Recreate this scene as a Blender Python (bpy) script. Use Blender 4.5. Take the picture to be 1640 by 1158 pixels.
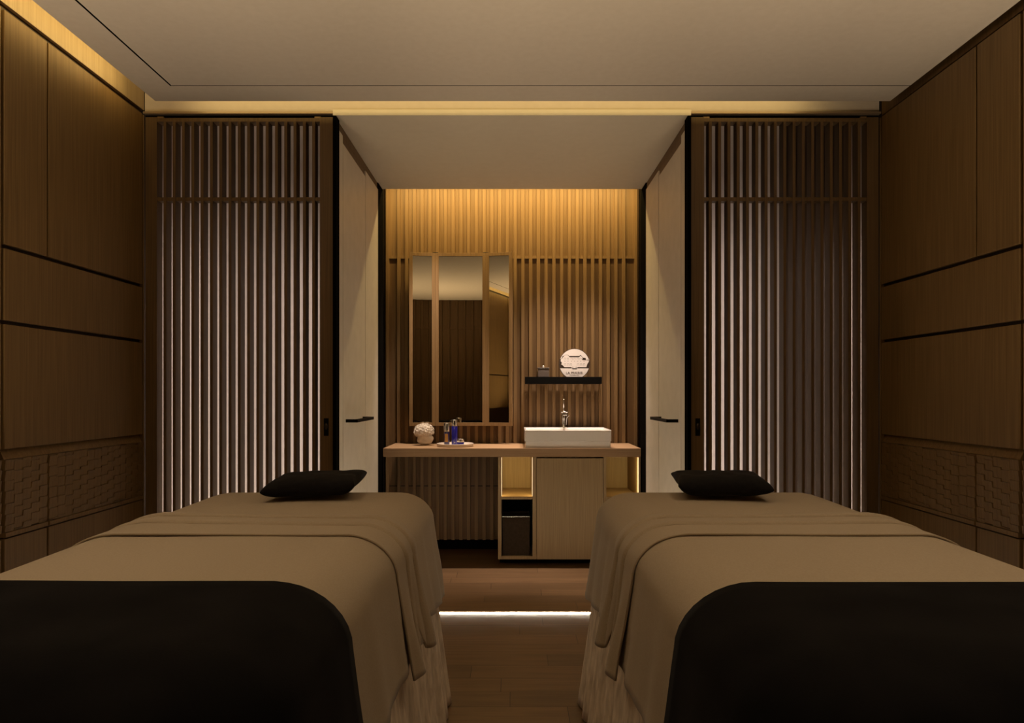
import bpy, bmesh, math, random
from mathutils import Vector, Matrix, noise
R = math.radians
random.seed(7)
sc = bpy.context.scene
for o in list(bpy.data.objects): bpy.data.objects.remove(o)

# ---------------------------------------------------------------- camera
F = 1093.0; CX = 820.0; HY = 630.0; CZ = 1.24
cam = bpy.data.objects.new('camera', bpy.data.cameras.new('camera'))
sc.collection.objects.link(cam)
cam.location = (0, 0, CZ); cam.rotation_euler = (R(90), 0, 0)
cam.data.sensor_width = 36; cam.data.lens = F / 1640 * 36
cam.data.shift_y = 51 / 1640; cam.data.clip_start = .02
sc.camera = cam
def PX(x, D): return (x - CX) * D / F
def PZ(y, D): return CZ - (y - HY) * D / F

# ---------------------------------------------------------------- world, exposure
sc.view_settings.view_transform = 'Standard'; sc.view_settings.look = 'None'
sc.view_settings.gamma = 1; sc.view_settings.exposure = 0; sc.view_settings.use_curve_mapping = False
w = bpy.data.worlds.new('world'); sc.world = w; w.use_nodes = True
w.node_tree.nodes['Background'].inputs[0].default_value = (.9, .7, .5, 1)
w.node_tree.nodes['Background'].inputs[1].default_value = 0.02
sc.cycles.max_bounces = 10; sc.cycles.diffuse_bounces = 6; sc.cycles.sample_clamp_indirect = 6
sc.cycles.caustics_reflective = False; sc.cycles.caustics_refractive = False

GOLD = (1, .70, .265); WARM = (1, .79, .54); PINK = (1, .80, .69)
def area(name, loc, size, size_y, power, col, direction, spread=180):
    l = bpy.data.lights.new(name, 'AREA'); l.shape = 'RECTANGLE'; l.size = size; l.size_y = size_y
    l.energy = power; l.color = col; l.spread = R(spread)
    o = bpy.data.objects.new(name, l); sc.collection.objects.link(o); o.location = loc
    o.rotation_euler = Vector(direction).to_track_quat('-Z', 'X' if abs(direction[0]) < .5 and size < size_y else 'Y').to_euler()
    return o
def spot(name, loc, power, col, target, ang, blend=.6, rad=.02):
    l = bpy.data.lights.new(name, 'SPOT'); l.energy = power; l.color = col; l.spot_size = R(ang); l.spot_blend = blend
    l.shadow_soft_size = rad
    o = bpy.data.objects.new(name, l); sc.collection.objects.link(o); o.location = loc
    o.rotation_euler = (Vector(target) - Vector(loc)).to_track_quat('-Z', 'Y').to_euler()
    return o
def strip(name, a, b, width, power, col, normal):
    """long thin LED area lamp from a to b facing normal"""
    a, b, n = Vector(a), Vector(b), Vector(normal).normalized()
    x = (b - a).normalized(); z = -n; y = z.cross(x).normalized(); x = y.cross(z)
    l = bpy.data.lights.new(name, 'AREA'); l.shape = 'RECTANGLE'; l.size = (b - a).length; l.size_y = width
    l.energy = power; l.color = col
    o = bpy.data.objects.new(name, l); sc.collection.objects.link(o)
    m = Matrix((x, y, z)).transposed().to_4x4(); m.translation = (a + b) / 2; o.matrix_world = m
    return o
# LED tape hidden on top of the floating ceiling (coves)
strip('cove_led_left', (-1.812, -.2, 2.80), (-1.812, 3.38, 2.80), .05, 6.5, GOLD, (-1, 0, .1))
strip('cove_led_back', (-1.7, 3.455, 2.79), (1.55, 3.455, 2.79), .02, 2.7, GOLD, (0, 1, .25))
# slot above the vanity
strip('vanity_slot_led', (-.97, 5.12, 2.955), (.97, 5.12, 2.955), .03, 19, GOLD, (0, .35, -1))
for sx in (-.60, .25, .60):
    spot('vanity_downlight', (sx, 5.06, 2.92), 175, PINK, (sx, 5.10, 0), 46, .9, .03)
# LED behind the slatted screens, upright against the alcove corner posts
for s in (-1, 1):
    strip('screen_led', (s * 1.035, 3.72, .10), (s * 1.035, 3.72, 2.15), .03, 2.6, PINK, (s * .62, .78, 0)).data.spread = R(130)
    strip('screen_led', (s * 2.12, 3.74, .10), (s * 2.12, 3.74, 2.15), .03, 2.6, PINK, (-s * .5, .86, 0)).data.spread = R(140)
# added fill lamps, out of view: downlights over the beds, uplights beside them
for (dx, dy) in ((-1.15, .9), (1.15, .9), (-1.15, 1.9), (1.15, 1.9)):
    spot('fill_downlight', (dx, dy, 2.725), 21, WARM, (dx * .86, dy + .1, 0), 76, 1, .05)
for s in (-1, 1):
    strip('fill_uplight', (s * 1.58, .10, .42), (s * 1.58, 1.70, .42), .06, 40, WARM, (-s * .2, .25, 1)).data.spread = R(95)

# ---------------------------------------------------------------- helpers
def mat(name, col, rough=.6, metal=0, spec=.5, **k):
    m = bpy.data.materials.new(name); m.use_nodes = True
    b = m.node_tree.nodes['Principled BSDF']
    b.inputs['Base Color'].default_value = (*col, 1); b.inputs['Roughness'].default_value = rough
    b.inputs['Metallic'].default_value = metal; b.inputs['Specular IOR Level'].default_value = spec
    for kk, v in k.items(): b.inputs[kk.replace('_', ' ')].default_value = v
    return m
def nodes(m): return m.node_tree.nodes, m.node_tree.links, m.node_tree.nodes['Principled BSDF']
def noise_col(m, scale, c0, c1, sc_vec=(1, 1, 1), detail=6, lo=.3, hi=.7, bump=0, bscale=None, bdist=.002, rot=(0, 0, 0)):
    N, L, b = nodes(m)
    t = N.new('ShaderNodeTexCoord'); mp = N.new('ShaderNodeMapping'); mp.inputs['Scale'].default_value = sc_vec
    mp.inputs['Rotation'].default_value = rot
    n = N.new('ShaderNodeTexNoise'); n.inputs['Scale'].default_value = scale; n.inputs['Detail'].default_value = detail
    r = N.new('ShaderNodeValToRGB'); r.color_ramp.elements[0].position = lo; r.color_ramp.elements[1].position = hi
    r.color_ramp.elements[0].color = (*c0, 1); r.color_ramp.elements[1].color = (*c1, 1)
    L.new(t.outputs['Object'], mp.inputs[0]); L.new(mp.outputs[0], n.inputs['Vector'])
    L.new(n.outputs['Fac'], r.inputs[0]); L.new(r.outputs[0], b.inputs['Base Color'])
    if bump:
        bp = N.new('ShaderNodeBump'); bp.inputs['Strength'].default_value = bump; bp.inputs['Distance'].default_value = bdist
        if bscale:
            n2 = N.new('ShaderNodeTexNoise'); n2.inputs['Scale'].default_value = bscale; n2.inputs['Detail'].default_value = 3
            L.new(t.outputs['Object'], n2.inputs['Vector']); L.new(n2.outputs['Fac'], bp.inputs['Height'])
        else: L.new(n.outputs['Fac'], bp.inputs['Height'])
        L.new(bp.outputs[0], b.inputs['Normal'])
    return m
def wood(name, c0, c1, axis='z', rough=.5, fine=1.0):
    s = {'z': (55, 55, 1.1), 'x': (1.1, 55, 55), 'y': (55, 1.1, 55)}[axis]
    m = mat(name, c0, rough, spec=.35)
    return noise_col(m, 2.2 * fine, c0, c1, s, 5, .3, .72, .12, None, .001)
M = {}
M['oak'] = wood('smoked_oak', (.162, .097, .035), (.24, .150, .059))
M['oak_slat'] = wood('oak_slat', (.225, .134, .055), (.31, .192, .084))
M['oak_slat_back'] = wood('oak_backboard', (.155, .088, .036), (.215, .128, .054))
M['oak_x'] = wood('oak_counter', (.29, .180, .095), (.37, .235, .13), 'x')
M['oak_cab'] = wood('oak_cabinet', (.25, .172, .085), (.34, .24, .125), 'z', fine=1.4)
M['screen'] = wood('dark_oak_screen', (.115, .069, .029), (.165, .102, .043))
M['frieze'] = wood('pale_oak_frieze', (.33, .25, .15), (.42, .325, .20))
M['dark_wood'] = wood('shadow_gap_wood', (.035, .018, .008), (.05, .028, .012))
M['black'] = mat('black_lacquer', (.003, .0025, .002), .5, spec=.12)
M['gap'] = mat('black_gap', (.003, .0025, .002), .95, spec=.02)
M['track'] = mat('bronze_track', (.30, .22, .14), .4, .3)
M['bronze'] = mat('dark_bronze', (.055, .042, .032), .35, .8)
M['paint'] = noise_col(mat('ceiling_paint', (.6, .53, .44), .85), 30, (.60, .53, .44), (.63, .56, .47), bump=.05, bdist=.0005)
M['satin'] = noise_col(mat('satin_ceiling_paint', (.6, .53, .44), .42), 20, (.68, .62, .50), (.71, .65, .53))
M['white'] = noise_col(mat('off_white_panel', (.62, .57, .5), .5), 12, (.68, .64, .575), (.74, .695, .63))
M['plaster'] = noise_col(mat('pale_plaster', (.75, .68, .62), .9), 18, (.72, .65, .6), (.77, .7, .65))
M['cover'] = noise_col(mat('beige_cotton', (.4, .3, .2), .95, spec=.15, Sheen_Weight=.15), 260, (.335, .272, .192), (.38, .312, .224), (1, 1, 1), 2, bump=.12, bdist=.0006)
M['sheet'] = noise_col(mat('beige_sheet', (.42, .33, .23), .95, spec=.15, Sheen_Weight=.15), 240, (.355, .288, .203), (.40, .33, .238), (1, 1, 1), 2, bump=.1, bdist=.0006)
M['skirt'] = noise_col(mat('mottled_skirt_linen', (.4, .33, .25), .95, spec=.1), 38, (.48, .40, .31), (.78, .68, .55), (1, 1, .35), 8, bump=.3, bdist=.002)
M['mattress'] = mat('mattress_vinyl', (.5, .45, .38), .6)
M['throw'] = noise_col(mat('black_plush', (.012, .011, .011), .95, spec=.06, Sheen_Weight=.02), 7, (.0036, .0035, .004), (.0085, .008, .0083), (1, 1, 1), 5, bump=.35, bscale=300, bdist=.001)
M['pillow'] = noise_col(mat('black_velvet', (.008, .007, .007), .9, spec=.1, Sheen_Weight=.04), 60, (.006, .0055, .006), (.012, .011, .011), bump=.2, bdist=.001)
M['ceramic'] = mat('white_ceramic', (.80, .76, .72), .12)
M['bisque'] = noise_col(mat('white_bisque', (.8, .74, .67), .6), 25, (.74, .68, .6), (.84, .78, .7))
M['chrome'] = mat('chrome', (.85, .83, .8), .12, 1)
M['silver'] = mat('brushed_silver', (.7, .68, .66), .25, 1)
M['mirror'] = mat('tinted_mirror', (.56, .50, .37), .01, 1)
M['blue'] = mat('cobalt_glass', (.012, .010, .30), .12, Coat_Weight=.6)
M['navy'] = mat('navy_glass', (.014, .012, .10), .12, Coat_Weight=.6)
M['amber'] = mat('amber_window', (.55, .30, .08), .3)
M['bin'] = noise_col(mat('bronze_brown_bin', (.06, .04, .028), .85, spec=.15), 60, (.03, .02, .012), (.042, .028, .018))
M['lidbox'] = noise_col(mat('taupe_box', (.13, .10, .085), .5), 80, (.11, .085, .07), (.17, .13, .11), (1, 1, 6))
M['sign_white'] = mat('sign_white', (.86, .80, .76), .5)
M['sign_dark'] = mat('sign_brown', (.045, .028, .018), .5)
M['ink'] = mat('sign_ink', (.06, .045, .04), .6)
M['tray'] = mat('pale_tray', (.66, .57, .49), .5)
def emit(name, col, s):
    m = mat(name, col); N, L, b = nodes(m)
    b.inputs['Emission Color'].default_value = (*col, 1); b.inputs['Emission Strength'].default_value = s
    return m
M['led'] = emit('led_diffuser', (1, .85, .65), 66)
M['led_soft'] = emit('led_niche', (1, .74, .42), 1.5)
M['lens'] = emit('lamp_lens', (1, .8, .55), 3)
# floor planks
fm = mat('floor_planks', (.2, .1, .05), .38, spec=.4)
N, L, b = nodes(fm)
t = N.new('ShaderNodeTexCoord'); br = N.new('ShaderNodeTexBrick')
br.inputs['Scale'].default_value = 1; br.inputs['Brick Width'].default_value = .93; br.inputs['Row Height'].default_value = .135
br.inputs['Mortar Size'].default_value = .0016; br.inputs['Mortar Smooth'].default_value = .3; br.offset = .37
br.inputs['Color1'].default_value = (.13, .076, .036, 1); br.inputs['Color2'].default_value = (.18, .106, .052, 1)
br.inputs['Mortar'].default_value = (.03, .014, .006, 1)
mp = N.new('ShaderNodeMapping'); mp.inputs['Scale'].default_value = (1.2, 26, 26)
nz = N.new('ShaderNodeTexNoise'); nz.inputs['Scale'].default_value = 2.4; nz.inputs['Detail'].default_value = 6
mx = N.new('ShaderNodeMix'); mx.data_type = 'RGBA'; mx.blend_type = 'MULTIPLY'; mx.inputs[0].default_value = .75
rp = N.new('ShaderNodeValToRGB'); rp.color_ramp.elements[0].position = .3; rp.color_ramp.elements[0].color = (.55, .5, .45, 1)
rp.color_ramp.elements[1].position = .65; rp.color_ramp.elements[1].color = (1, 1, 1, 1)
sx_ = N.new('ShaderNodeSeparateXYZ'); L.new(t.outputs['Object'], sx_.inputs[0])
def mth(op, a, b_):
    n_ = N.new('ShaderNodeMath'); n_.operation = op
    for k_, v_ in enumerate((a, b_)):
        if v_ is None: continue
        if isinstance(v_, (int, float)): n_.inputs[k_].default_value = v_
        else: L.new(v_, n_.inputs[k_])
    return n_.outputs[0]
row_ = mth('FLOOR', mth('DIVIDE', sx_.outputs[1], .135), None)
wn = N.new('ShaderNodeTexWhiteNoise'); wn.noise_dimensions = '1D'; L.new(row_, wn.inputs['W'])
xs_ = mth('ADD', sx_.outputs[0], mth('MULTIPLY', wn.outputs[0], 3.1))
cb_ = N.new('ShaderNodeCombineXYZ'); L.new(xs_, cb_.inputs[0]); L.new(sx_.outputs[1], cb_.inputs[1]); L.new(cb_.outputs[0], br.inputs['Vector'])
br.offset = 0; L.new(t.outputs['Object'], mp.inputs[0]); L.new(mp.outputs[0], nz.inputs['Vector'])
L.new(nz.outputs['Fac'], rp.inputs[0]); L.new(br.outputs['Color'], mx.inputs[6]); L.new(rp.outputs[0], mx.inputs[7])
L.new(mx.outputs[2], b.inputs['Base Color'])
bp = N.new('ShaderNodeBump'); bp.inputs['Strength'].default_value = .4; bp.inputs['Distance'].default_value = .001; bp.invert = True
L.new(br.outputs['Fac'], bp.inputs['Height']); L.new(bp.outputs[0], b.inputs['Normal'])
M['floor'] = fm

def link(name, me, m, parent=None, smooth=False, loc=None):
    o = bpy.data.objects.new(name, me); sc.collection.objects.link(o)
    if m is not None: me.materials.append(M[m])
    if smooth:
        for p in me.polygons: p.use_smooth = True
    if parent is not None: o.parent = parent
    if loc is not None: o.location = loc
    return o
def bev(o, wd=.002, seg=2, ang=35):
    md = o.modifiers.new('bevel', 'BEVEL'); md.width = wd; md.segments = seg; md.limit_method = 'ANGLE'; md.angle_limit = R(ang)
    return o
class MB:
    def __init__(s): s.bm = bmesh.new()
    def box(s, x0, x1, y0, y1, z0, z1):
        x0, x1 = sorted((x0, x1)); y0, y1 = sorted((y0, y1)); z0, z1 = sorted((z0, z1))
        v = [s.bm.verts.new(p) for p in ((x0,y0,z0),(x1,y0,z0),(x1,y1,z0),(x0,y1,z0),(x0,y0,z1),(x1,y0,z1),(x1,y1,z1),(x0,y1,z1))]
        for f in ((3,2,1,0),(4,5,6,7),(0,1,5,4),(1,2,6,5),(2,3,7,6),(3,0,4,7)): s.bm.faces.new([v[i] for i in f])
        return s
    def prism(s, pts, y0, y1):
        """outline in xz, extruded along y"""
        a = [s.bm.verts.new((p[0], y0, p[1])) for p in pts]; b = [s.bm.verts.new((p[0], y1, p[1])) for p in pts]
        s.bm.faces.new(a); s.bm.faces.new(b[::-1]); n = len(pts)
        for i in range(n): s.bm.faces.new((a[i], b[i], b[(i+1)%n], a[(i+1)%n]))
        return s
    def lathe(s, prof, n=40, c=(0,0,0), sx=1, sy=1):
        rings = []
        for r, z in prof:
            rings.append([s.bm.verts.new((c[0]+sx*r*math.cos(2*math.pi*k/n), c[1]+sy*r*math.sin(2*math.pi*k/n), c[2]+z)) for k in range(n)])
        for a, b in zip(rings, rings[1:]):
            for k in range(n): s.bm.faces.new((a[k], a[(k+1)%n], b[(k+1)%n], b[k]))
        s.bm.faces.new(rings[0][::-1]); s.bm.faces.new(rings[-1])
        return s
    def build(s, name, m, parent=None, smooth=False, bevel=0, loc=None):
        bmesh.ops.recalc_face_normals(s.bm, faces=s.bm.faces)
        me = bpy.data.meshes.new(name); s.bm.to_mesh(me); s.bm.free()
        o = link(name, me, m, parent, smooth, loc)
        if bevel: bev(o, bevel)
        return o
def box(name, m, x0, x1, y0, y1, z0, z1, parent=None, bevel=0):
    return MB().box(x0, x1, y0, y1, z0, z1).build(name, m, parent, bevel=bevel)
def tag(o, label, cat, group=None):
    o['label'] = label; o['category'] = cat
    if group: o['group'] = group
    return o
def thing(name, loc, label, cat, group=None):
    o = bpy.data.objects.new(name, None); sc.collection.objects.link(o); o.location = loc; o.empty_display_size = .1
    return tag(o, label, cat, group)
def struct(o, label=None):
    o['kind'] = 'structure'
    if label: o['label'] = label
    return o
def adopt(o, root):
    """parent a mesh built in world coordinates without moving it"""
    o.parent = root; o.matrix_parent_inverse = Matrix.Translation(-Vector(root.location)); return o

# ---------------------------------------------------------------- the shell
ZC = CZ + 1.496        # floating ceiling
ZA = 2.707             # alcove ceiling
YB = -.32              # rear wall
struct(box('floor', 'floor', -2.2, 2.2, YB - .05, 5.62, -.06, 0), 'dark brown wooden plank floor')
c = struct(box('ceiling', 'paint', -1.654, 1.935, YB, 3.314, ZC, ZC + .03), 'plain beige painted ceiling with thin dark groove')
box('ceiling_border', 'paint', -1.825, -1.664, YB, 3.494, ZC, ZC + .03, c)
box('ceiling_border', 'paint', -1.664, 1.935, 3.322, 3.494, ZC, ZC + .03, c)
MB().box(-1.664, 1.935, 3.314, 3.322, ZC + .0008, ZC + .02).box(-1.664, -1.654, YB, 3.314, ZC + .0008, ZC + .02).build('groove_shade_fill', 'gap', c)  # black filler just inside the groove, its shade put in as colour
box('upper_ceiling', 'paint', -2.2, 2.2, YB, 3.66, 2.97, 3.0, c)
box('alcove_ceiling', 'satin', -.945, .945, 3.60, 4.90, ZA, ZA + .03, c)
box('slot_ceiling', 'paint', -1.1, 1.1, 3.66, 5.62, 2.97, 3.0, c)
box('slot_upstand', 'paint', -.945, .945, 4.87, 4.90, ZA + .03, 2.97, c)
# bulkhead over the screens (back wall of the rear cove) and its track
struct(box('trim_1', 'paint', -1.95, 1.95, 3.625, 3.66, 2.73, 2.97), 'beige bulkhead lit by the cove above the screens')
tk = MB().box(-1.95, 1.95, 3.605, 3.66, 2.719, 2.7295).box(-.925, .925, 3.605, 3.63, 2.7075, 2.716)
struct(tk.build('trim_2', 'track'), 'thin bronze sliding track above the slatted screens')
struct(box('trim_3', 'gap', -1.95, 1.95, 3.63, 3.66, 2.7085, 2.7185), 'dark shadow gap above the screens')

def side_wall(name, s):
    X = s * 1.95; B = s * 1.972
    root = struct(box(name, 'dark_wood', B, s * 2.02, YB, 3.70, 0, 2.97), ('left' if s < 0 else 'right') + ' wall clad in smoked oak panels with dark grooves')
    def pan(y0, y1, z0, z1, m='oak', n='wood_panel'):
        return box(n, m, X, B, y0, y1, z0, z1, root, .0015)
    ya, yb, yc = 2.617, 2.867, 3.600
    g = .0055
    top = 2.735 if s < 0 else 2.70
    zt = 2.715 if s < 0 else 2.70
    # upper frieze, seen lit inside the left cove
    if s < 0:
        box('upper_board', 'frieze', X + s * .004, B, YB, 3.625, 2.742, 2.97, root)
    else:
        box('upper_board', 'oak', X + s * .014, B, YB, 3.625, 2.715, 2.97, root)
    pan(ya + .006, yb - g, 1.815, zt); pan(yb + g, yc, 1.815, zt)
    pan(ya + .006, yc, 1.522, 1.798); pan(ya + .006, yc, 1.025, 1.506)
    pan(ya + .006, yb - g, .05, .678); pan(yb + g, yc, .05, .678)
    pan(yc + .012, 3.622, .05, zt, 'oak', 'edge_strip')
    # continuation towards the rear wall
    for y0, y1 in ((1.45, ya - .012), (.4, 1.43), (YB, .38)):
        pan(y0, y1, .05, .678); pan(y0, y1, 1.025, 1.506); pan(y0, y1, 1.522, zt)
    # recessed finger rail between plain and woven panels
    rail = MB().prism([(s * 1.953, .985), (s * 1.971, .985), (s * 1.971, 1.024)], ya + .006, yc)
    rail.build('rail', 'oak', root)
    box('ledge', 'oak', s * 1.945, B, ya + .006, yb - g, .684, .702, root, .001)
    box('ledge', 'oak', s * 1.945, B, yb + g, yc, .684, .702, root, .001)
    box('baseboard', 'dark_wood', X + s * .01, B, YB, 3.62, 0, .048, root)
    # woven panels: staggered wedge shaped tiles
    rnd = random.Random(11)
    for y0, y1 in ((ya + .006, yb - g), (yb + g, yc), (1.45, ya - .012)):
        bm = bmesh.new()
        ncol = max(1, round((y1 - y0) / .0525)); wd = (y1 - y0) / ncol
        for i in range(ncol):
            a0, a1 = y0 + i * wd, y0 + (i + 1) * wd - .0008
            z = .704 - rnd.random() * .04
            while z < .984:
                h = .040 + rnd.random() * .008; z0, z1 = max(z, .704), min(z + h, .984)
                if z1 - z0 > .004:
                    d0 = .0005 + rnd.random() * .001; d1 = .003 + rnd.random() * .002   # bottom sunk, top proud
                    k = rnd.uniform(-.0015, .0015); e = rnd.uniform(-.002, .002)
                    pts = [(X - s * d0 * .4, a0, z0), (X - s * (d0 * .4 + k), a1, z0), (X - s * d1, a1, z1 - .001 + e * .3), (X - s * (d1 + k), a0, z1 - .001 - e * .3)]
                    fr = [bm.verts.new(p) for p in pts]; bk = [bm.verts.new((B, p[1], p[2])) for p in pts]
                    bm.faces.new(fr); bm.faces.new(bk[::-1])
                    for q in range(4): bm.faces.new((fr[q], bk[q], bk[(q+1)%4], fr[(q+1)%4]))
                z += h
        bmesh.ops.recalc_face_normals(bm, faces=bm.faces)
        me = bpy.data.meshes.new('woven_panel'); bm.to_mesh(me); bm.free()
        link('woven_panel', me, 'oak', root)
    return root
side_wall('wall_left', -1); side_wall('wall_right', 1)

# rear wall behind the camera (seen in the mirrors): broad boards
mb = MB().box(-2.02, 2.02, YB - .05, YB, 0, 2.97)
wr = struct(mb.build('wall_front', 'dark_wood'), 'dark slatted wall facing the vanity, seen only in the mirrors')
mb = MB()
for k in range(31):
    x = -1.9 + k * .125
    mb.box(x, x + .028, YB, YB + .03, .05, ZC)
    mb.box(x + .03, x + .122, YB, YB + .012, .05, ZC)
mb.box(-1.93, 1.93, YB, YB + .022, 2.27, 2.30)
mb.build('slat_cladding', 'screen', wr)

# zone behind the screens
for s, n in ((-1, 'trim_4'), (1, 'trim_5')):
    mb = MB().box(s * .95, s * 2.2, 4.16, 4.2, 0, 2.97).box(s * 2.16, s * 2.2, 3.66, 4.16, 0, 2.97).box(s * .95, s * 2.2, 3.67, 4.2, 2.93, 2.96)
    struct(mb.build(n, 'plaster'), 'pale lit wall seen through the ' + ('left' if s < 0 else 'right') + ' slatted screen')
struct(box('trim_6', 'dark_wood', 1.63, 2.012, 4.08, 4.155, 0, 2.925), 'dark wooden panel behind the right slatted screen')

# alcove back wall with slats
D2 = 5.42
wb = struct(box('wall_back', 'oak_slat_back', -1.03, 1.03, 5.444, 5.60, 0, 2.97), 'alcove wall clad in vertical oak slats')
mb = MB()
for k in range(30):
    x = -.899 + k * .0616
    mb.box(x - .0128, x + .0128, D2, 5.444, .075, 2.965)
for x in (-.989, .984): mb.box(x - .011, x + .011, D2 - .002, 5.444, .075, 2.965)
mb.build('slat_cladding', 'oak_slat', wb)
box('rail', 'oak_slat', -.978, .973, D2 + .006, 5.4435, 2.312, 2.335, wb)
box('rail', 'dark_wood', -.978, .973, D2 + .020, 5.4435, .498, .506, wb)
box('back_board', 'oak_slat', -.978, .973, 5.436, 5.4435, 2.335, 2.965, wb)
box('baseboard', 'gap', -1.0, 1.0, 5.43, 5.4435, .001, .074, wb)

# alcove side walls, doors
for s, nw, nd in ((-1, 'wall_alcove_left', 'door_1'), (1, 'wall_alcove_right', 'door_2')):
    side = 'left' if s < 0 else 'right'
    mb = MB().box(s * .975, s * 1.015, 3.70, 4.93, 0, 2.97).box(s * 1.012, s * 1.10, 4.93, 5.6, 0, 2.97).box(s * .95, s * 1.012, 4.93, 4.95, 0, 2.97)
    wl = struct(mb.build(nw, 'black'), side + ' side of the alcove')
    box('jamb', 'gap', s * .927, s * .9455, 3.60, 3.665, 0, ZA - .002, wl)
    box('frame_strip', 'white', s * .930, s * .974, 3.667, 3.752, 0, ZA - .05, wl, .001)
    box('fixed_panel', 'white', s * .930, s * .974, 4.336, 4.735, .002, 2.655, wl, .001)
    box('post', 'gap', s * .930, s * .974, 4.742, 4.925, 0, ZA - .002, wl)
    box('header', 'screen', s * .936, s * .974, 3.667, 4.735, 2.66, ZA - .002, wl)
    box('header', 'screen', s * .936, s * .974, 3.757, 4.328, 2.622, 2.659, wl)
    dr = struct(box(nd, 'white', s * .930, s * .974, 3.757, 4.328 if s < 0 else 4.322, .004, 2.616, bevel=.001), side + ' off white door in the alcove side with black bar handle')
    h = MB().box(s * .929, s * .866, 3.812, 3.828, 1.077, 1.095).box(s * .929, s * .866, 4.245, 4.261, 1.077, 1.095).box(s * .876, s * .862, 3.812, 4.261, 1.077, 1.095)
    h = h.build('handle', 'black', dr, bevel=.001); h['label'] = 'black bar handle'
# light line in the floor
lt = MB().prism([(-.009, .0005), (.009, .0005), (.006, .0035), (-.006, .0035)], -1.93, 1.93)
o = lt.build('floor_light_strip', 'led'); o.rotation_euler = (0, 0, R(-90)); o.location = (0, 3.85, 0)
tag(o, 'glowing white light strip set across the wooden floor', 'light strip')

# ---------------------------------------------------------------- slatted sliding screens
def screen(s):
    side = 'left' if s < 0 else 'right'
    root = thing('slatted_screen', (s * 1.45, 3.65, 0.0), 'tall dark wooden slatted sliding screen at the ' + side + ' of the alcove', 'screen', 'slatted sliding screens')
    y0, y1 = 3.62, 3.68
    X = lambda px: s * abs(px - 820) / 302.0
    def P(n, m, x0, x1, ya, yb, z0, z1, bv=.001): return adopt(box(n, m, x0, x1, ya, yb, z0, z1, bevel=bv), root)
    P('stile', 'screen', s * 1.945, X(251), y0, y1, .012, ZA - .001)
    st = P('stile', 'screen', X(512), s * .947, y0, y1, .012, ZA - .001)
    P('top_rail', 'screen', X(251), X(512), y0, y1, 2.681, ZA - .006)
    P('middle_rail', 'screen', X(251), X(512), y0 + .006, y1 - .01, 2.262, 2.282)
    P('bottom_rail', 'screen', X(251), X(512), y0, y1, .012, .08)
    mb = MB()
    for k in range(17):
        x = X(263.6 + k * 14.9)
        mb.box(x - .0075, x + .0075, y0 + .001, y1 - .001, .08, 2.681)
    adopt(mb.build('slats', 'screen'), root)
    for px in (256, 508): P('roller_guide', 'oak_slat', X(px - 5), X(px + 5), y0 + .005, y1 - .02, ZA - .006, ZA + .004)
    hx = X(522.5)
    h = MB().box(hx - .0125, hx + .0125, y0 - .003, y0 + .001, PZ(698, 3.62), PZ(670, 3.62))
    h = adopt(h.build('flush_pull', 'black', bevel=.001), root); h['label'] = 'black flush pull'
    q = adopt(MB().lathe([(.0005, -.016), (.006, -.014), (.0085, 0), (.006, .014), (0.0005, .016)], 16, (hx, y0 - .004, PZ(683, 3.62)), 1, .25).build('pull_cup', 'bronze', smooth=True), root)
screen(-1); screen(1)

# ---------------------------------------------------------------- vanity
D1 = 4.90
def vx(px): return (px - 820) / 223.0
def vz(y): return 1.24 - (y - 630) / 223.0
ct = box('worktop', 'oak_x', -.926, .926, D1, D2 - .003, .783, .845, bevel=.0015)
tag(ct, 'long oak worktop spanning the alcove under the mirror', 'worktop')
cb = thing('vanity_cabinet', (vx(912), 5.15, 0), 'oak vanity cabinet under the right of the worktop with door and niches', 'cabinet')
def V(n, m, x0, x1, y0, y1, z0, z1, bv=.001): return adopt(box(n, m, x0, x1, y0, y1, z0, z1, bevel=bv), cb)
zb, ztp = vz(896), .782
for (a, b_) in ((797.5, 803), (853, 859), (966.5, 971), (1023, 1026)):
    V('side_panel', 'oak_cab', vx(a), vx(b_), D1 + .004, 5.40, zb, ztp)
V('bottom_panel', 'oak_cab', vx(803) + .0005, vx(853) - .0005, D1 + .004, 5.40, zb, vz(891))
V('bottom_panel', 'oak_cab', vx(859) + .0005, vx(966.5) - .0005, D1 + .03, 5.40, zb, vz(891))
V('bottom_panel', 'oak_cab', vx(971) + .0005, vx(1023) - .0005, D1 + .004, 5.40, zb, vz(891))
V('shelf', 'oak_cab', vx(803) + .0005, vx(853) - .0005, D1 + .006, 5.38, vz(800), vz(796))
V('shelf', 'oak_cab', vx(971) + .0005, vx(1023) - .0005, D1 + .006, 5.38, vz(800), vz(796))
V('back_panel', 'oak_cab', vx(803) + .0005, vx(853) - .0005, 5.38, 5.40, vz(800), ztp - .001)
V('back_panel', 'black', vx(803) + .0005, vx(853) - .0005, 5.22, 5.24, vz(891), vz(800) - .001)
V('back_panel', 'oak_cab', vx(971) + .0005, vx(1023) - .0005, 5.38, 5.40, vz(891), ztp - .001)
V('niche_lining', 'black', vx(803) + .0005, vx(803) + .004, D1 + .015, 5.22, vz(891), vz(800) - .001, 0)
V('niche_lining', 'black', vx(853) - .004, vx(853) - .0005, D1 + .015, 5.22, vz(891), vz(800) - .001, 0)
V('plinth', 'gap', vx(800), vx(1024), D1 + .09, 5.38, .001, zb - .001)
dz = V('door', 'oak_cab', vx(859.6), vx(965.8), D1 - .001, D1 + .018, zb + .001, vz(734), .0012)
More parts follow.
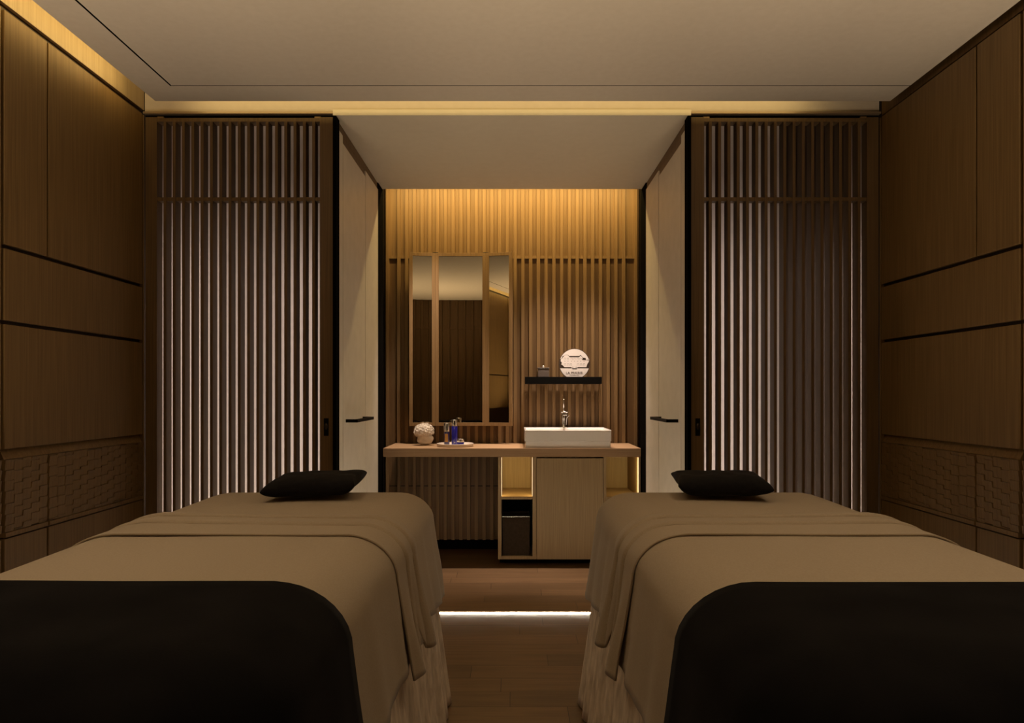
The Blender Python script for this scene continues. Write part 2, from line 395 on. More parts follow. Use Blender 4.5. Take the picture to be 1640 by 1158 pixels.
for (px, sx) in ((803, 1), (853, -1), (1023, -1)):
    x = vx(px) + sx * .0008
    q = V('led_strip', 'led_soft', x, x + sx * .0026, D1 + .010, D1 + .020, vz(795), vz(733), 0)
    strip('niche_led', (x + sx * .008, D1 + .03, vz(794)), (x + sx * .008, D1 + .03, vz(735)), .01, .6, GOLD, (sx * .3, 1, 0))
# waste bin in the lower niche
bn = thing('waste_bin', (vx(826), 5.05, vz(891)), 'dark brown square waste bin in the lower niche of the cabinet', 'bin')
mb = MB(); x0, x1, y0, y1, z0, z1 = vx(803) + .006, vx(849), 4.925, 5.13, vz(891) + .001, vz(829)
bm = mb.bm
def tube_rect(bm, lv):
    rs = []
    for (a, b_, c_, d, z) in lv: rs.append([bm.verts.new(p) for p in ((a, c_, z), (b_, c_, z), (b_, d, z), (a, d, z))])
    for p, q in zip(rs, rs[1:]):
        for k in range(4): bm.faces.new((p[k], p[(k+1)%4], q[(k+1)%4], q[k]))
    bm.faces.new(rs[0][::-1]); bm.faces.new(rs[-1])
tube_rect(bm, [(x0+.004, x1-.004, y0+.004, y1-.004, z0), (x0, x1, y0, y1, z1), (x0+.004, x1-.004, y0+.004, y1-.004, z1), (x0+.007, x1-.007, y0+.007, y1-.007, z0+.005)])
adopt(mb.build('bin_body', 'bin', bevel=.002), bn)
mb = MB(); t_ = .003
mb.box(x0-.001, x1+.001, y0-.002, y0+t_, z1, z1+.005).box(x0-.001, x1+.001, y1-t_, y1+.001, z1, z1+.005).box(x0-.001, x0+t_, y0+t_, y1-t_, z1, z1+.005).box(x1-t_, x1+.001, y0+t_, y1-t_, z1, z1+.005)
q = adopt(mb.build('rim', 'silver'), bn); q['label'] = 'thin silver rim'

# ---------------------------------------------------------------- basin and tap
sx0, sx1, sy0, sy1, sz0, sz1 = PX(840.5, 4.915), PX(979.5, 4.915), 4.915, 5.365, .8455, PZ(689, 4.915)
mb = MB(); t_ = .012
def rr(x0, x1, y0, y1, r, n=5):
    pts = []
    for cx, cy, a in ((x1-r, y1-r, 0), (x0+r, y1-r, 90), (x0+r, y0+r, 180), (x1-r, y0+r, 270)):
        for k in range(n+1):
            an = R(a + 90*k/n); pts.append((cx + r*math.cos(an), cy + r*math.sin(an)))
    return pts
def loft(bm, rings, caps=True):
    vs = [[bm.verts.new((p[0], p[1], z)) for p in ring] for ring, z in rings]
    n = len(vs[0])
    for a, b_ in zip(vs, vs[1:]):
        for k in range(n): bm.faces.new((a[k], a[(k+1)%n], b_[(k+1)%n], b_[k]))
    if caps: bm.faces.new(vs[0][::-1]); bm.faces.new(vs[-1])
zl = PZ(707, 4.915)
loft(mb.bm, [(rr(sx0+.006, sx1-.006, sy0+.006, sy1-.006, .006), sz0), (rr(sx0+.006, sx1-.006, sy0+.006, sy1-.006, .006), zl-.001),
    (rr(sx0, sx1, sy0, sy1, .008), zl+.002), (rr(sx0, sx1, sy0, sy1, .008), sz1-.003), (rr(sx0+.002, sx1-.002, sy0+.002, sy1-.002, .008), sz1),
    (rr(sx0+t_, sx1-t_, sy0+t_, sy1-.11, .010), sz1), (rr(sx0+t_+.004, sx1-t_-.004, sy0+t_+.004, sy1-.115, .02), sz1-.006),
    (rr(sx0+.03, sx1-.03, sy0+.03, sy1-.135, .03), sz1-.085), (rr(sx0+.06, sx1-.06, sy0+.06, sy1-.16, .03), sz1-.095)])
sk = mb.build('basin', 'ceramic', smooth=False)
bs = thing('wash_basin', ((sx0+sx1)/2, 5.14, sz0), 'white rectangular vessel basin on the right of the oak worktop', 'basin')
adopt(sk, bs)
dr_ = adopt(MB().lathe([(.018, 0), (.022, .002), (.020, .005), (.004, .006)], 24, ((sx0+sx1)/2 - .03, 5.07, sz1-.0948)).build('drain', 'chrome', smooth=True), bs)
ov = adopt(MB().lathe([(.008, 0), (.010, .002), (.006, .004), (.001, .0045)], 20, (0, 0, 0)).build('overflow', 'bronze', smooth=True), bs)
ov.matrix_parent_inverse = Matrix.Identity(4); ov.rotation_euler = (R(90 + 8), 0, 0)
ov.location = (PX(903, 5.24) - bs.location.x, 5.234 - bs.location.y, sz1 - .022 - sz0)
fx, fy = PX(903, 5.30), 5.315
tp = thing('basin_tap', (fx, fy, sz1), 'chrome mixer tap with thin upright lever on the white basin', 'tap')
adopt(MB().lathe([(.024, .0005), (.024, .004), (.018, .010), (.0165, .03), (.018, .07), (.0205, .095), (.018, .106), (.008, .110)], 28, (fx, fy, sz1)).build('body', 'chrome', smooth=True), tp)
mb = MB()
mb.prism([(fx-.016, sz1+.098), (fx+.016, sz1+.098), (fx+.020, sz1+.112), (fx-.020, sz1+.112)], fy-.13, fy+.01)
adopt(mb.build('spout', 'chrome', bevel=.003), tp)
adopt(MB().lathe([(.026, .1135), (.032, .119), (.032, .123), (.010, .127)], 28, (fx+.006, fy, sz1), 1, .8).build('handle_base', 'chrome', smooth=True), tp)
adopt(MB().lathe([(.0045, .126), (.0045, .215), (.003, .222)], 14, (fx, fy, sz1)).build('lever', 'chrome', smooth=True), tp)
cu = bpy.data.curves.new('pull_rod', 'CURVE'); cu.dimensions = '3D'; cu.bevel_depth = .0016; sp_ = cu.splines.new('POLY'); 
pts = [(.022, .028, .02), (.024, .025, .055), (.027, .02, .075), (.036, .015, .087), (.046, .012, .09)]
sp_.points.add(len(pts)-1)
for p_, q in zip(sp_.points, pts): p_.co = (*q, 1)
tmp = bpy.data.objects.new('tmp', cu); sc.collection.objects.link(tmp)
dg = bpy.context.evaluated_depsgraph_get(); me = bpy.data.meshes.new_from_object(tmp.evaluated_get(dg)); bpy.data.objects.remove(tmp)
link('pull_rod', me, 'chrome', tp)

# ---------------------------------------------------------------- triple mirror
MY = 5.33
mr = thing('folding_mirror', (PX(737, MY), MY, PZ(682, MY)), 'oak framed three leaf folding mirror on the slatted wall', 'mirror')
def leaf(x0, x1, z0, z1, hinge, ang, fr=.026):
    """leaf built in its hinge frame, rotated about the hinge"""
    e = MB(); w_ = x1 - x0
    e.box(x0, x1, -.012, .012, z1 - fr, z1).box(x0, x1, -.012, .012, z0, z0 + fr).box(x0, x0 + fr, -.012, .012, z0 + fr, z1 - fr).box(x1 - fr, x1, -.012, .012, z0 + fr, z1 - fr)
    f = e.build('frame', 'oak_slat', None, bevel=.001)
    g = MB().box(x0 + fr + .0005, x1 - fr - .0005, -.006, -.002, z0 + fr + .0005, z1 - fr - .0005).build('mirror_glass', 'mirror')
    g['label'] = 'tinted mirror glass'
    b2 = MB().box(x0 + fr + .0005, x1 - fr - .0005, -.001, .009, z0 + fr + .0005, z1 - fr - .0005).build('backing', 'dark_wood')
    for o in (f, g, b2):
        o.parent = mr; o.location = (hinge - mr.location.x, .0, -mr.location.z); o.rotation_euler = (0, 0, R(ang))
zt_, zb_ = PZ(405.5, MY), PZ(682, MY)
hl, hr = PX(697.5, MY), PX(778, MY)
leaf(0, hr - hl, zb_, zt_, hl, 0)
leaf(-.203, -.002, zb_, zt_, hl, 6)
leaf(.002, .212, zb_, zt_, hr, -10.5)
mnt = MB().box(hl + .05, hr - .05, MY + .013, D2 - .001, zb_ + .2, zt_ - .2).build('wall_mount', 'dark_wood'); adopt(mnt, mr)
for x in (hl, hr):
    adopt(MB().box(x - .022, x + .022, MY - .010, MY + .010, zt_ + .0005, zt_ + .005).build('hinge', 'bronze', bevel=.001), mr)

# ---------------------------------------------------------------- wall shelf with box and plaque
SY = 5.30
sh = box('wall_shelf', 'black', PX(841, SY), PX(964, SY), SY, D2 - .001, PZ(615, SY), PZ(603.5, SY), bevel=.001)
tag(sh, 'black floating shelf on the slatted wall above the basin', 'shelf')
zs = PZ(603.5, SY) + .0005
BY = 5.34
bx = thing('lidded_box', (PX(870.5, BY), BY + .03, zs), 'small taupe lidded box on the black shelf beside the plaque', 'box')
adopt(box('box_body', 'lidbox', PX(861.5, BY), PX(879.5, BY), BY, BY + .07, zs, zs + .066, bevel=.002), bx)
adopt(box('lid', 'silver', PX(860.8, BY), PX(880.2, BY), BY - .003, BY + .073, zs + .0665, zs + .073, bevel=.001), bx)
adopt(MB().lathe([(.004, .073), (.009, .078), (.010, .082), (.006, .088), (.001, .089)], 20, (PX(870.5, BY), BY + .03, zs)).build('knob', 'silver', smooth=True), bx)

PY = 5.345
pc = Vector((PX(920, PY), PY, PZ(583, PY)))
pl = thing('round_plaque', (pc.x, PY, zs), 'round white plaque with house emblem standing on the black shelf', 'plaque')
rad = .121; zbot = zs - pc.z
def disc_pts(r, z_lo, z_hi, n=72):
    P_ = []
    for k in range(n * 2):
        a = math.pi * k / n; x, z = r * math.cos(a), r * math.sin(a); P_.append((x, max(z_lo, min(z_hi, z))))
    # clean: clip properly
    def arc(z): return math.sqrt(max(r*r - z*z, 0))
    out = []; lo = max(z_lo, -r); hi = min(z_hi, r); m_ = 28
    for k in range(m_ + 1):
        a0 = math.asin(lo / r); a1 = math.asin(hi / r); a = a0 + (a1 - a0) * k / m_; out.append((r*math.cos(a), r*math.sin(a)))
    left = [(-x, z) for x, z in out[::-1]]
    pts = out + left
    res = []
    for p in pts:
        if not res or (abs(p[0]-res[-1][0]) + abs(p[1]-res[-1][1])) > 1e-5: res.append(p)
    if abs(res[0][0]-res[-1][0]) + abs(res[0][1]-res[-1][1]) < 1e-5: res.pop()
    return res
def plate(name, m, pts, y0, y1, bv=0):
    mb = MB(); mb.prism([(pc.x + p[0], pc.z + p[1]) for p in pts], y0, y1)
    return adopt(mb.build(name, m, bevel=bv), pl)
plate('disc', 'sign_dark', disc_pts(rad, zbot + .0002, rad), PY, PY + .010)
u = .0488 / 11.0   # plaque pixel -> metres: crop px (13.67 per photo px)
def cp(x, y): return ((x - 820) / 13.67 / (F / PY), (588 - y) / 13.67 / (F / PY))
ground_top = cp(0, 685)[1]
plate('ground', 'sign_white', disc_pts(rad - .004, zbot + .001, ground_top), PY - .003, PY - .0002)
# white sky following the trees' ragged edge and the roof line
sky = [cp(*p) for p in ((1148, 490), (1075, 500), (1065, 455), (1010, 450), (955, 388), (925, 412), (700, 412), (680, 388), (612, 388), (590, 408), (560, 410), (550, 448), (520, 480), (505, 478))]
r2 = rad - .004
a_end = math.atan2(sky[-1][1], sky[-1][0]); a_st = math.atan2(sky[0][1], sky[0][0])
arc_pts = [(r2*math.cos(a_end + (a_st - a_end) * k / 40), r2*math.sin(a_end + (a_st - a_end) * k / 40)) for k in range(1, 40)]
plate('sky', 'sign_white', sky + arc_pts, PY - .003, PY - .0002)
house = [cp(*p) for p in ((600, 657), (560, 612), (528, 598), (545, 560), (518, 530), (520, 486), (556, 462), (580, 425), (610, 395), (672, 395), (700, 420), (712, 442), (920, 442), (957, 405), (1000, 452), (985, 502), (1140, 510), (1125, 555), (1100, 590), (1080, 657), (885, 657), (872, 705), (770, 705), (755, 657))]
plate('house', 'sign_white', house, PY - .003, PY - .0003)
mb = MB()
def arch(cx, cy, w_, h_):
    x0, z0 = cp(cx - w_/2, cy + h_/2); x1, z1 = cp(cx + w_/2, cy - h_/2); th = .0011
    for a, b_, c_, d in ((x0, x0+th, z0, z1), (x1-th, x1, z0, z1), (x0, x1, z1-th, z1)):
        mb.box(pc.x+a, pc.x+b_, PY-.0034, PY-.0030, pc.z+c_, pc.z+d)
for cx in (612, 678, 757, 820, 890, 955): arch(cx, 478, 36, 48)
for cx in (612, 678, 757, 820, 890, 955, 1028):
    x, z = cp(cx, 530); mb.box(pc.x+x-.0035, pc.x+x+.0035, PY-.0034, PY-.0030, pc.z+z, pc.z+z+.0022)
for cx in (614, 680, 742, 900, 965, 1030): arch(cx, 605, 38, 52)
for cx in (782, 858):
    x, z = cp(cx, 690); mb.box(pc.x+x-.0022, pc.x+x+.0022, PY-.0034, PY-.0030, pc.z+z, pc.z+z+.014)
adopt(mb.build('windows', 'ink'), pl)
def text(body, size, x, z, parent, y, m, sxs=1):
    c_ = bpy.data.curves.new('t', 'FONT'); c_.body = body; c_.size = size; c_.align_x = 'CENTER'; c_.extrude = .0002
    tmp = bpy.data.objects.new('tmp', c_); sc.collection.objects.link(tmp)
    dg = bpy.context.evaluated_depsgraph_get(); me = bpy.data.meshes.new_from_object(tmp.evaluated_get(dg)); bpy.data.objects.remove(tmp)
    for v in me.vertices: v.co = Vector((x + v.co.x * sxs, y - v.co.z, z + v.co.y))
    me.materials.clear()
    return adopt(link('lettering', me, m), parent)
x, z = cp(815, 808)
text('LA PRAIRIE', .0265, pc.x + x, pc.z + z, pl, PY - .0034, 'ink', 1.02)
text('SWITZERLAND', .0085, pc.x + x, pc.z + z - .0115, pl, PY - .0034, 'ink', 1.25)

# ---------------------------------------------------------------- flowers, tray, bottles
def cz(y): return F * (CZ - .845) / (y - HY)      # depth of a point on the worktop
VY = 5.20; vc = Vector((PX(679.5, VY), VY, .8455))
fl = thing('flower_vase', (vc.x, vc.y, .8455), 'white shell shaped vase of pale flowers on the left of the worktop', 'vase')
bm = bmesh.new()
bmesh.ops.create_icosphere(bm, subdivisions=4, radius=1)
for v in bm.verts:
    n = v.co.normalized(); a = math.atan2(n.y, n.x)
    lobe = 1 + .13 * math.cos(3 * a + .6) * (1 - n.z * n.z) + .05 * math.sin(5 * n.z + a)
    v.co = Vector((n.x * .060 * lobe + .004, n.y * .048 * lobe, .046 + n.z * .046))
    v.co.z = max(v.co.z, 0)
    sp = (v.co - Vector((.012, -.055, .048))).length
    if sp < .028: v.co.y += .010 * (1 - sp / .028)
me = bpy.data.meshes.new('vase'); bm.to_mesh(me); bm.free(); link('vase', me, 'bisque', fl, True)
bm = bmesh.new(); rnd = random.Random(3)
core = Vector((-.003, 0, .106))
n_ = 95
for i in range(n_):
    zf = 1 - 1.75 * (i + .5) / n_; an = i * 2.39996; rr_ = math.sqrt(max(0, 1 - zf * zf))
    d = Vector((rr_ * math.cos(an), rr_ * math.sin(an), zf))
    base = core + Vector((d.x * .072, d.y * .066, d.z * .056)) * rnd.uniform(.9, 1.06)
    q = d.to_track_quat('Z', 'Y')
    for p in range(5):
        pa = 2 * math.pi * p / 5 + rnd.random() * .4; ln = rnd.uniform(.011, .015); wd = .0065; tilt = rnd.uniform(.003, .009)
        loc = [Vector((0, 0, -.004)), Vector((math.cos(pa-.5)*ln*.6, math.sin(pa-.5)*ln*.6, tilt*.5)), Vector((math.cos(pa)*ln, math.sin(pa)*ln, tilt)), Vector((math.cos(pa+.5)*ln*.6, math.sin(pa+.5)*ln*.6, tilt*.5))]
        up = [bm.verts.new(base + q @ l) for l in loc]; dn = [bm.verts.new(base + q @ (l - Vector((0, 0, .0015)))) for l in loc]
        bm.faces.new(up); bm.faces.new(dn[::-1])
        for k in range(4): bm.faces.new((up[k], dn[k], dn[(k+1)%4], up[(k+1)%4]))
bmesh.ops.recalc_face_normals(bm, faces=bm.faces)
me = bpy.data.meshes.new('flower_head'); bm.to_mesh(me); bm.free(); link('flower_head', me, 'bisque', fl)
bm = bmesh.new(); bmesh.ops.create_icosphere(bm, subdivisions=3, radius=1)
for v in bm.verts: v.co = core + Vector((v.co.x*.066, v.co.y*.060, v.co.z*.050))
me = bpy.data.meshes.new('flower_core'); bm.to_mesh(me); bm.free(); link('flower_core', me, 'bisque', fl, True)

TY = 5.09; TX = PX(729, TY)
ty_ = MB().lathe([(.128, 0), (.134, .003), (.136, .021), (.1345, .023), (.131, .022), (.1295, .012), (.02, .011)], 64, (TX, TY, .8455))
tr = ty_.build('serving_tray', 'tray', smooth=False); bev(tr, .001)
tag(tr, 'round pale tray holding three blue cosmetic containers', 'tray')
for p in tr.data.polygons: p.use_smooth = True
zt2 = .8455 + .0118
def bottle(name, px, y, rbody, hbody, rcap, hcap, m, label, cat, extra=None):
    x = PX(px, y); r_ = thing(name, (x, y, zt2), label, cat)
    adopt(MB().lathe([(rbody*.94, 0), (rbody, .003), (rbody, hbody-.004), (rbody*.9, hbody)], 36, (x, y, zt2)).build('bottle_body' if hbody > .05 else 'jar_body', m, smooth=False), r_)
    adopt(MB().lathe([(rcap*.97, hbody + .0005), (rcap, hbody+.002), (rcap, hbody+hcap-.003), (rcap*.93, hbody+hcap)], 36, (x, y, zt2)).build('cap', 'silver'), r_)
    for ch in r_.children:
        for p in ch.data.polygons: p.use_smooth = True
        bev(ch, .0008, 2, 30)
    return r_, x, y
b1, x, y = bottle('serum_bottle', 715.5, 5.08, .0205, .098, .0215, .064, 'navy', 'navy serum bottle with amber window and silver cap, left on the tray', 'bottle')
adopt(box('amber_window', 'amber', x-.012, x+.011, y-.0222, y-.0195, zt2+.022, zt2+.082, bevel=.001), b1)
adopt(box('cap_slot', 'black', x+.001, x+.009, y-.0232, y-.0205, zt2+.108, zt2+.155, bevel=.001), b1)
b2, x, y = bottle('lotion_bottle', 728, 5.12, .0225, .137, .0215, .048, 'blue', 'tall cobalt blue lotion bottle with silver cap on the tray', 'bottle')
adopt(box('cap_slot', 'black', x-.002, x+.006, y-.0232, y-.0205, zt2+.148, zt2+.178, bevel=.001), b2)
text('LP', .014, x, zt2 + .010, b2, y - .0228, 'sign_white')
b3, x, y = bottle('cream_jar', 737.5, 5.02, .0268, .024, .0262, .024, 'blue', 'small low cobalt blue cream jar with silver lid on the tray', 'jar')

# ---------------------------------------------------------------- beds
BL = dict(y0=1.05, y1=2.76, hw=.315)   # inner flat half sizes
A_, B_ = .14, .11                   # edge rounding: outward, downward
FLARE = .15
def prof(t, top, hem, off=0):
    """t 0..1 over edge rounding, 1..2 down to the hem -> (outward, z)"""
    if t <= 1:
        a = t * math.pi / 2; return ((A_ + off) * math.sin(a), top - (B_ + off) * (1 - math.cos(a)))
    zs_ = top - B_ - off; z = zs_ + (hem - zs_) * (t - 1)
    return (A_ + off + FLARE * (zs_ - z), z)
def drape(name, m, s, cx, top, hem, off, ya, yb, head=False, foot=True, wave=(.004, 7), ridges=None, thick=.003, nt=(9, 12), parent=None, seed=0, side_wave=None, inset=0, dyy=.03, hemfn=None):
    """cloth over a bed: s = -1 left bed, +1 right bed (mirrored). local x measured towards the aisle."""
    bm = bmesh.new(); hw = BL['hw'] - inset
    nx = 24; ny = max(6, int((yb - ya) / dyy))
    xs = [-hw + 2 * hw * i / nx for i in range(nx + 1)]; ys = [ya + (yb - ya) * j / ny for j in range(ny + 1)]
    rf = ridges or (lambda x, y, t: 0)
    def place(x, y, z):
        # the wall side of each bed is a little wider towards the head
        if x < 0: x *= 1 + .13 * max(0, min(1, (y - 1.5) / 1.2))
        if x > 0: x *= 1 - (.045 if s < 0 else .005) * max(0, min(1, (2.3 - y) / .9))
        return (cx - s * x, y, z)
    G = [[None] * (ny + 1) for _ in range(nx + 1)]
    for i, x in enumerate(xs):
        for j, y in enumerate(ys):
            sag = .004 * noise.noise(Vector((x * 2.2 + seed, y * 1.6, seed)))
            G[i][j] = bm.verts.new(place(x, y, top + sag + rf(x, y, 0)))
    for i in range(nx):
        for j in range(ny): bm.faces.new((G[i][j], G[i+1][j], G[i+1][j+1], G[i][j+1]))
    per = []   # (vert, x, y, dirx, diry)
    left = [(G[0][j], xs[0], ys[j], -1, 0) for j in range(ny + 1)]
    right = [(G[nx][j], xs[nx], ys[j], 1, 0) for j in range(ny + 1)]
    footp = [(G[i][0], xs[i], ys[0], 0, -1) for i in range(nx + 1)]
    headp = [(G[i][ny], xs[i], ys[ny], 0, 1) for i in range(nx + 1)]
    def fan(v, x, y, a0, a1, n=8): return [(v, x, y, math.cos(R(a0 + (a1 - a0) * k / n)), math.sin(R(a0 + (a1 - a0) * k / n))) for k in range(1, n)]
    chains = []
    if head and foot:
        chains = [(right + fan(G[nx][ny], xs[nx], ys[ny], 0, 90) + headp[::-1] + fan(G[0][ny], xs[0], ys[ny], 90, 180) + left[::-1] + fan(G[0][0], xs[0], ys[0], 180, 270) + footp + fan(G[nx][0], xs[nx], ys[0], 270, 360), True)]
    elif head:
        chains = [(right + fan(G[nx][ny], xs[nx], ys[ny], 0, 90) + headp[::-1] + fan(G[0][ny], xs[0], ys[ny], 90, 180) + left[::-1], False)]
    elif foot:
        chains = [(left[::-1] + fan(G[0][0], xs[0], ys[0], 180, 270) + footp + fan(G[nx][0], xs[nx], ys[0], 270, 360) + right, False)]
    else: chains = [(left, False), (right, False)]
    ts = [(k + 1) / nt[0] for k in range(nt[0])] + [1 + (k + 1) / nt[1] for k in range(nt[1])]
    for per, closed in chains:
        # arc length
        S = [0]
        for a, b_ in zip(per, per[1:]):
            S.append(S[-1] + math.hypot(a[1] + a[3]*.2 - b_[1] - b_[3]*.2, a[2] + a[4]*.2 - b_[2] - b_[4]*.2))
        prev = [p[0] for p in per]
        for t in ts:
            row = []
            for (v, x, y, dx, dy), sl in zip(per, S):
                hm = hem if hemfn is None else hemfn(x, y, dx, dy)
                o_, z = prof(t, top, hm, off)
                k = max(0, t - .7) / 1.3
                wv = wave[0] * k * (math.sin(sl * wave[1] * 2 * math.pi + seed) + .5 * math.sin(sl * wave[1] * 3.7 * math.pi + 1.3 * seed)) + .006 * k * noise.noise(Vector((sl * 3, t * 2, seed)))
                if side_wave: wv += side_wave(y, t)
                o_ += wv + rf(x, y, t) * (1 if t >= 1 else t)
                z += rf(x, y, t) * (1 - min(t, 1))
                row.append(bm.verts.new(place(x + dx * o_, y + dy * o_, z)))
            n = len(row)
            for q in range(n if closed else n - 1):
                a, b_, c_, d = prev[q], prev[(q+1)%n], row[(q+1)%n], row[q]
                if a is b_: bm.faces.new((a, c_, d))
                else: bm.faces.new((a, b_, c_, d))
            prev = row
    bmesh.ops.recalc_face_normals(bm, faces=bm.faces)
    # make sure normals face up/out
    bm.faces.ensure_lookup_table()
    if bm.faces[0].normal.z < 0: bmesh.ops.reverse_faces(bm, faces=bm.faces)
    me = bpy.data.meshes.new(name); bm.to_mesh(me); bm.free()
    o = link(name, me, m, None, True)
    md = o.modifiers.new('thickness', 'SOLIDIFY'); md.thickness = thick; md.offset = 1
    if thick > .006:
        bv = o.modifiers.new('round', 'BEVEL'); bv.width = thick * .45; bv.segments = 3; bv.limit_method = 'ANGLE'; bv.angle_limit = R(50)
    return o
def bump_(y, c_, w_): return math.exp(-((y - c_) / w_) ** 2)
def bed(s):
    side = 'left' if s < 0 else 'right'
    cx = -.775 if s < 0 else .80
    root = thing('treatment_bed', (cx, 1.9, 0), side + ' massage bed with mottled pale skirt reaching the floor', 'bed', 'massage beds')
    h = MB()
    for p_ in (0,): loft(h.bm, [(rr(cx-.41, cx+.41, .96, 2.83, .08, 6), .56), (rr(cx-.41, cx+.41, .96, 2.83, .08, 6), .70), (rr(cx-.36, cx+.36, 1.01, 2.78, .06, 6), .79)])
    adopt(h.build('mattress', 'mattress', bevel=.01), root)
    adopt(box('frame', 'dark_wood', cx-.36, cx+.36, 1.02, 2.76, .50, .56, bevel=.004), root)
    for yy in (1.25, 2.45): adopt(box('leg', 'dark_wood', cx-.16, cx+.16, yy-.05, yy+.05, .001, .50, bevel=.004), root)
    # skirt hanging from the frame to the floor
    pts = rr(cx-.428, cx+.428, .94, 2.79, .10, 10)
    dense = []
    for a, b_ in zip(pts, pts[1:] + pts[:1]):
        d = math.hypot(b_[0]-a[0], b_[1]-a[1]); k = max(1, int(d / .012))
        for q in range(k): dense.append((a[0] + (b_[0]-a[0])*q/k, a[1] + (b_[1]-a[1])*q/k))
    bm = bmesh.new(); rows = []; cyy = 1.865
    nrm = []
    n = len(dense)
    for i in range(n):
        a, b_ = dense[i-1], dense[(i+1)%n]; tx, ty2 = b_[0]-a[0], b_[1]-a[1]; l_ = math.hypot(tx, ty2); nrm.append((ty2/l_, -tx/l_))
    for k in range(19):
        f = k / 18; z = .66 - (.66 - .006) * f; row = []
        sl = 0
        for i, ((x, y), (nx_, ny_)) in enumerate(zip(dense, nrm)):
            if i: sl += math.hypot(x - dense[i-1][0], y - dense[i-1][1])
            wv = (.010 * math.sin(sl * 44 + 2 * math.sin(sl * 5)) + .007 * math.sin(sl * 19 + 1 + s)) * f ** 1.4
            o_ = .075 * f + wv + .024 * max(0, min(1, (y - 1.9) / .6))
            row.append(bm.verts.new((x + nx_ * o_, y + ny_ * o_, z)))
        rows.append(row)
    for a, b_ in zip(rows, rows[1:]):
        for i in range(n): bm.faces.new((a[i], a[(i+1)%n], b_[(i+1)%n], b_[i]))
    bmesh.ops.recalc_face_normals(bm, faces=bm.faces)
    me = bpy.data.meshes.new('skirt'); bm.to_mesh(me); bm.free()
    sk_ = link('skirt', me, 'skirt', None, True); md = sk_.modifiers.new('thickness', 'SOLIDIFY'); md.thickness = .002
    adopt(sk_, root); sk_['label'] = 'mottled pale pleated skirt'
    # sheet over the head end
    sh_ = drape('bed_sheet', 'sheet', s, cx, .834, .405, 0, 1.98, BL['y1'], head=True, foot=False, wave=(.005, 5), thick=.003, seed=2 + s,
                hemfn=lambda x, y, dx, dy: .425 + .065 * max(0, min(1, (2.7 - y) / .5)))
    tag(sh_, 'beige sheet covering the head end of the ' + side + ' massage bed', 'sheet', 'bed sheets')
    # duvet
    du = drape('duvet', 'cover', s, cx, .841, .475, .005, BL['y0'], 2.16, head=False, foot=True, wave=(.005, 4), thick=.004, seed=5 + s,
               ridges=lambda x, y, t: .004 * bump_(y, 2.16, .05))
    rt = thing('bed_cover', (cx, 1.6, .84), 'beige cover with folded back band on the ' + side + ' massage bed', 'cover', 'bed covers'); adopt(du, rt)
    def rf(x, y, t):
        y_ = y + .015 * math.sin(x * 3) + .01 * (t > 1) * (t - 1)
        st = lambda c_: 1 / (1 + math.exp(-max(-40, min(40, (y_ - c_) / .0016))))
        saw = lambda a, b: max(0, min(1, (y_ - a) / (b - a)))
        up = .007 * st(2.045) + .007 * st(2.150) - .004 * bump_(y_, 2.039, .005) - .004 * bump_(y_, 2.144, .005)
        up -= .0055 * saw(2.06, 2.14) + .012 * saw(2.17, 2.24)
        return up - .002 * saw(1.90, 2.03)
    fd = drape('folded_band', 'cover', s, cx, .846, .40, .010, 1.885, 2.23, head=False, foot=False, wave=(0, 1), thick=.006, seed=9 + s, ridges=rf, nt=(14, 18), dyy=.004,
               side_wave=lambda y, t: max(0, t - 1) * (.026 * bump_(y, 1.94, .045) + .022 * bump_(y, 2.17, .04) - .018 * bump_(y, 2.06, .025)),
               hemfn=lambda x, y, dx, dy: .445 + .08 * bump_(y, 2.07, .03) + .0 * y)
    adopt(fd, rt)
    # throw
    th_ = drape('throw_blanket', 'throw', s, cx, .856, .36, .016, BL['y0'] - .02, 1.362, head=False, foot=True, wave=(.003, 3), thick=.006, seed=12 + s, ridges=lambda x, y, t: .003 * bump_(y, 1.36, .03))
    tag(th_, 'black plush throw over the foot of the ' + side + ' massage bed', 'blanket', 'black throws')
    # pillow
    bm = bmesh.new(); nu, nv = 36, 24; W_, H_, T_ = .172, .150, .044
    def pp(u_, v_, sgn):
        r_ = (1 - abs(u_) ** 5) * (1 - abs(v_) ** 3.2); th2 = T_ * max(0, r_) ** .36
        pin = 1 - .10 * (1 - abs(u_) ** 2) * abs(v_) ** 2; pinx = 1 - .07 * (1 - v_ * v_) * abs(u_) ** 3
        z = sgn * th2 * (1 if sgn > 0 else .75)
        z += .004 * noise.noise(Vector((u_ * 3 + s * 5, v_ * 3, sgn)))*(1 if r_ > 0 else 0) + .018 * (abs(u_) ** 6) * (1 if u_ * -s > 0 else .0) + .004 * u_
        return Vector((u_ * W_ * pinx, v_ * H_ * pin, z))
    top = {}; bot = {}
    for i in range(nu + 1):
        for j in range(nv + 1):
            u_ = math.sin((i / nu - .5) * math.pi); v_ = math.sin((j / nv - .5) * math.pi)
            top[i, j] = bm.verts.new(pp(u_, v_, 1))
            bot[i, j] = top[i, j] if i in (0, nu) or j in (0, nv) else bm.verts.new(pp(u_, v_, -1))
    for i in range(nu):
        for j in range(nv):
            bm.faces.new((top[i,j], top[i+1,j], top[i+1,j+1], top[i,j+1]))
            bm.faces.new((bot[i,j+1], bot[i+1,j+1], bot[i+1,j], bot[i,j]))
    me = bpy.data.meshes.new('pillow'); bm.to_mesh(me); bm.free()
    po = link('pillow', me, 'pillow', None, True)
    po.location = (PX(507, 2.66), 2.66, .885) if s < 0 else (PX(1152, 2.67), 2.67, .886)
    po.rotation_euler = (R(2), 0, R(3 if s < 0 else -8))
    tag(po, 'small black pillow on the head of the ' + side + ' massage bed', 'pillow', 'black pillows')
bed(-1); bed(1)

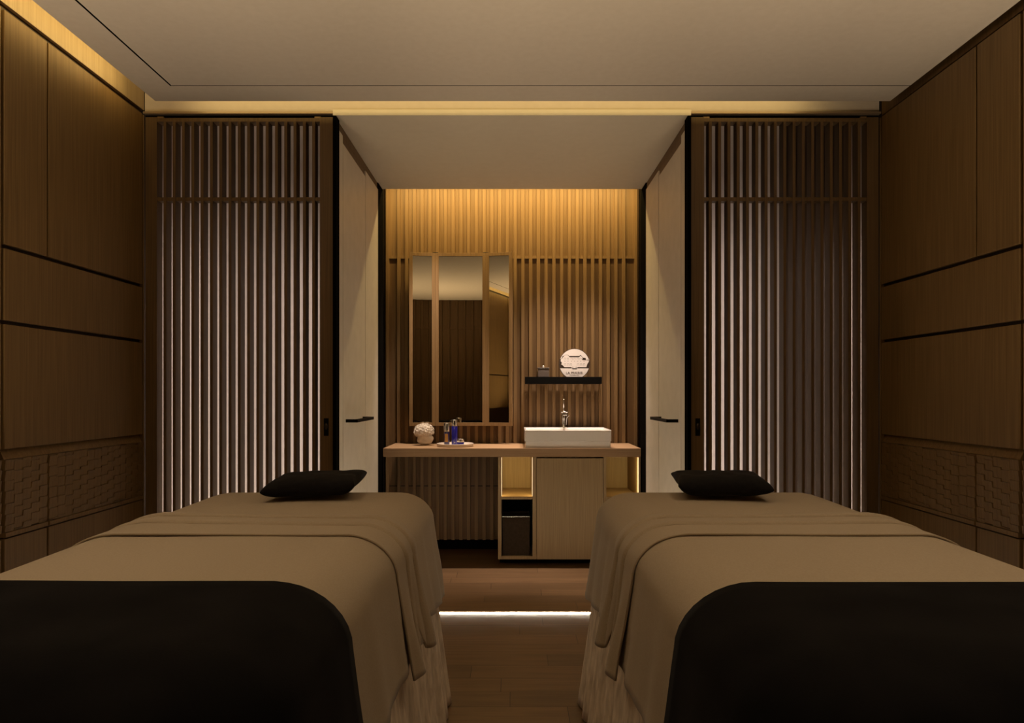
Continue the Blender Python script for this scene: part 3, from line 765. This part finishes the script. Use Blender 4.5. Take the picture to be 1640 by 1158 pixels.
# ---------------------------------------------------------------- bodies for the added fill lamps, out of view
for k, (dx, dy) in enumerate(((-1.15, .9), (1.15, .9), (-1.15, 1.9), (1.15, 1.9))):
    o = MB().lathe([(.045, -.003), (.05, -.003), (.05, 0), (.045, 0)], 28, (dx, dy, ZC)).build('fill_downlight_ring', 'paint', smooth=True)
    tag(o, 'added unseen fill downlight in the ceiling over the ' + ('foot' if dy < 1.5 else 'middle') + ' of the ' + ('left' if dx < 0 else 'right') + ' massage bed', 'light', 'added fill downlights')
for s in (-1, 1):
    o = MB().box(s*1.53, s*1.63, .05, 1.75, .36, .40).build('fill_uplight_body', 'bronze', bevel=.003)
    tag(o, 'added unseen bronze fill uplight between the ' + ('left' if s < 0 else 'right') + ' wall and the foot of the bed', 'light', 'added fill uplights')
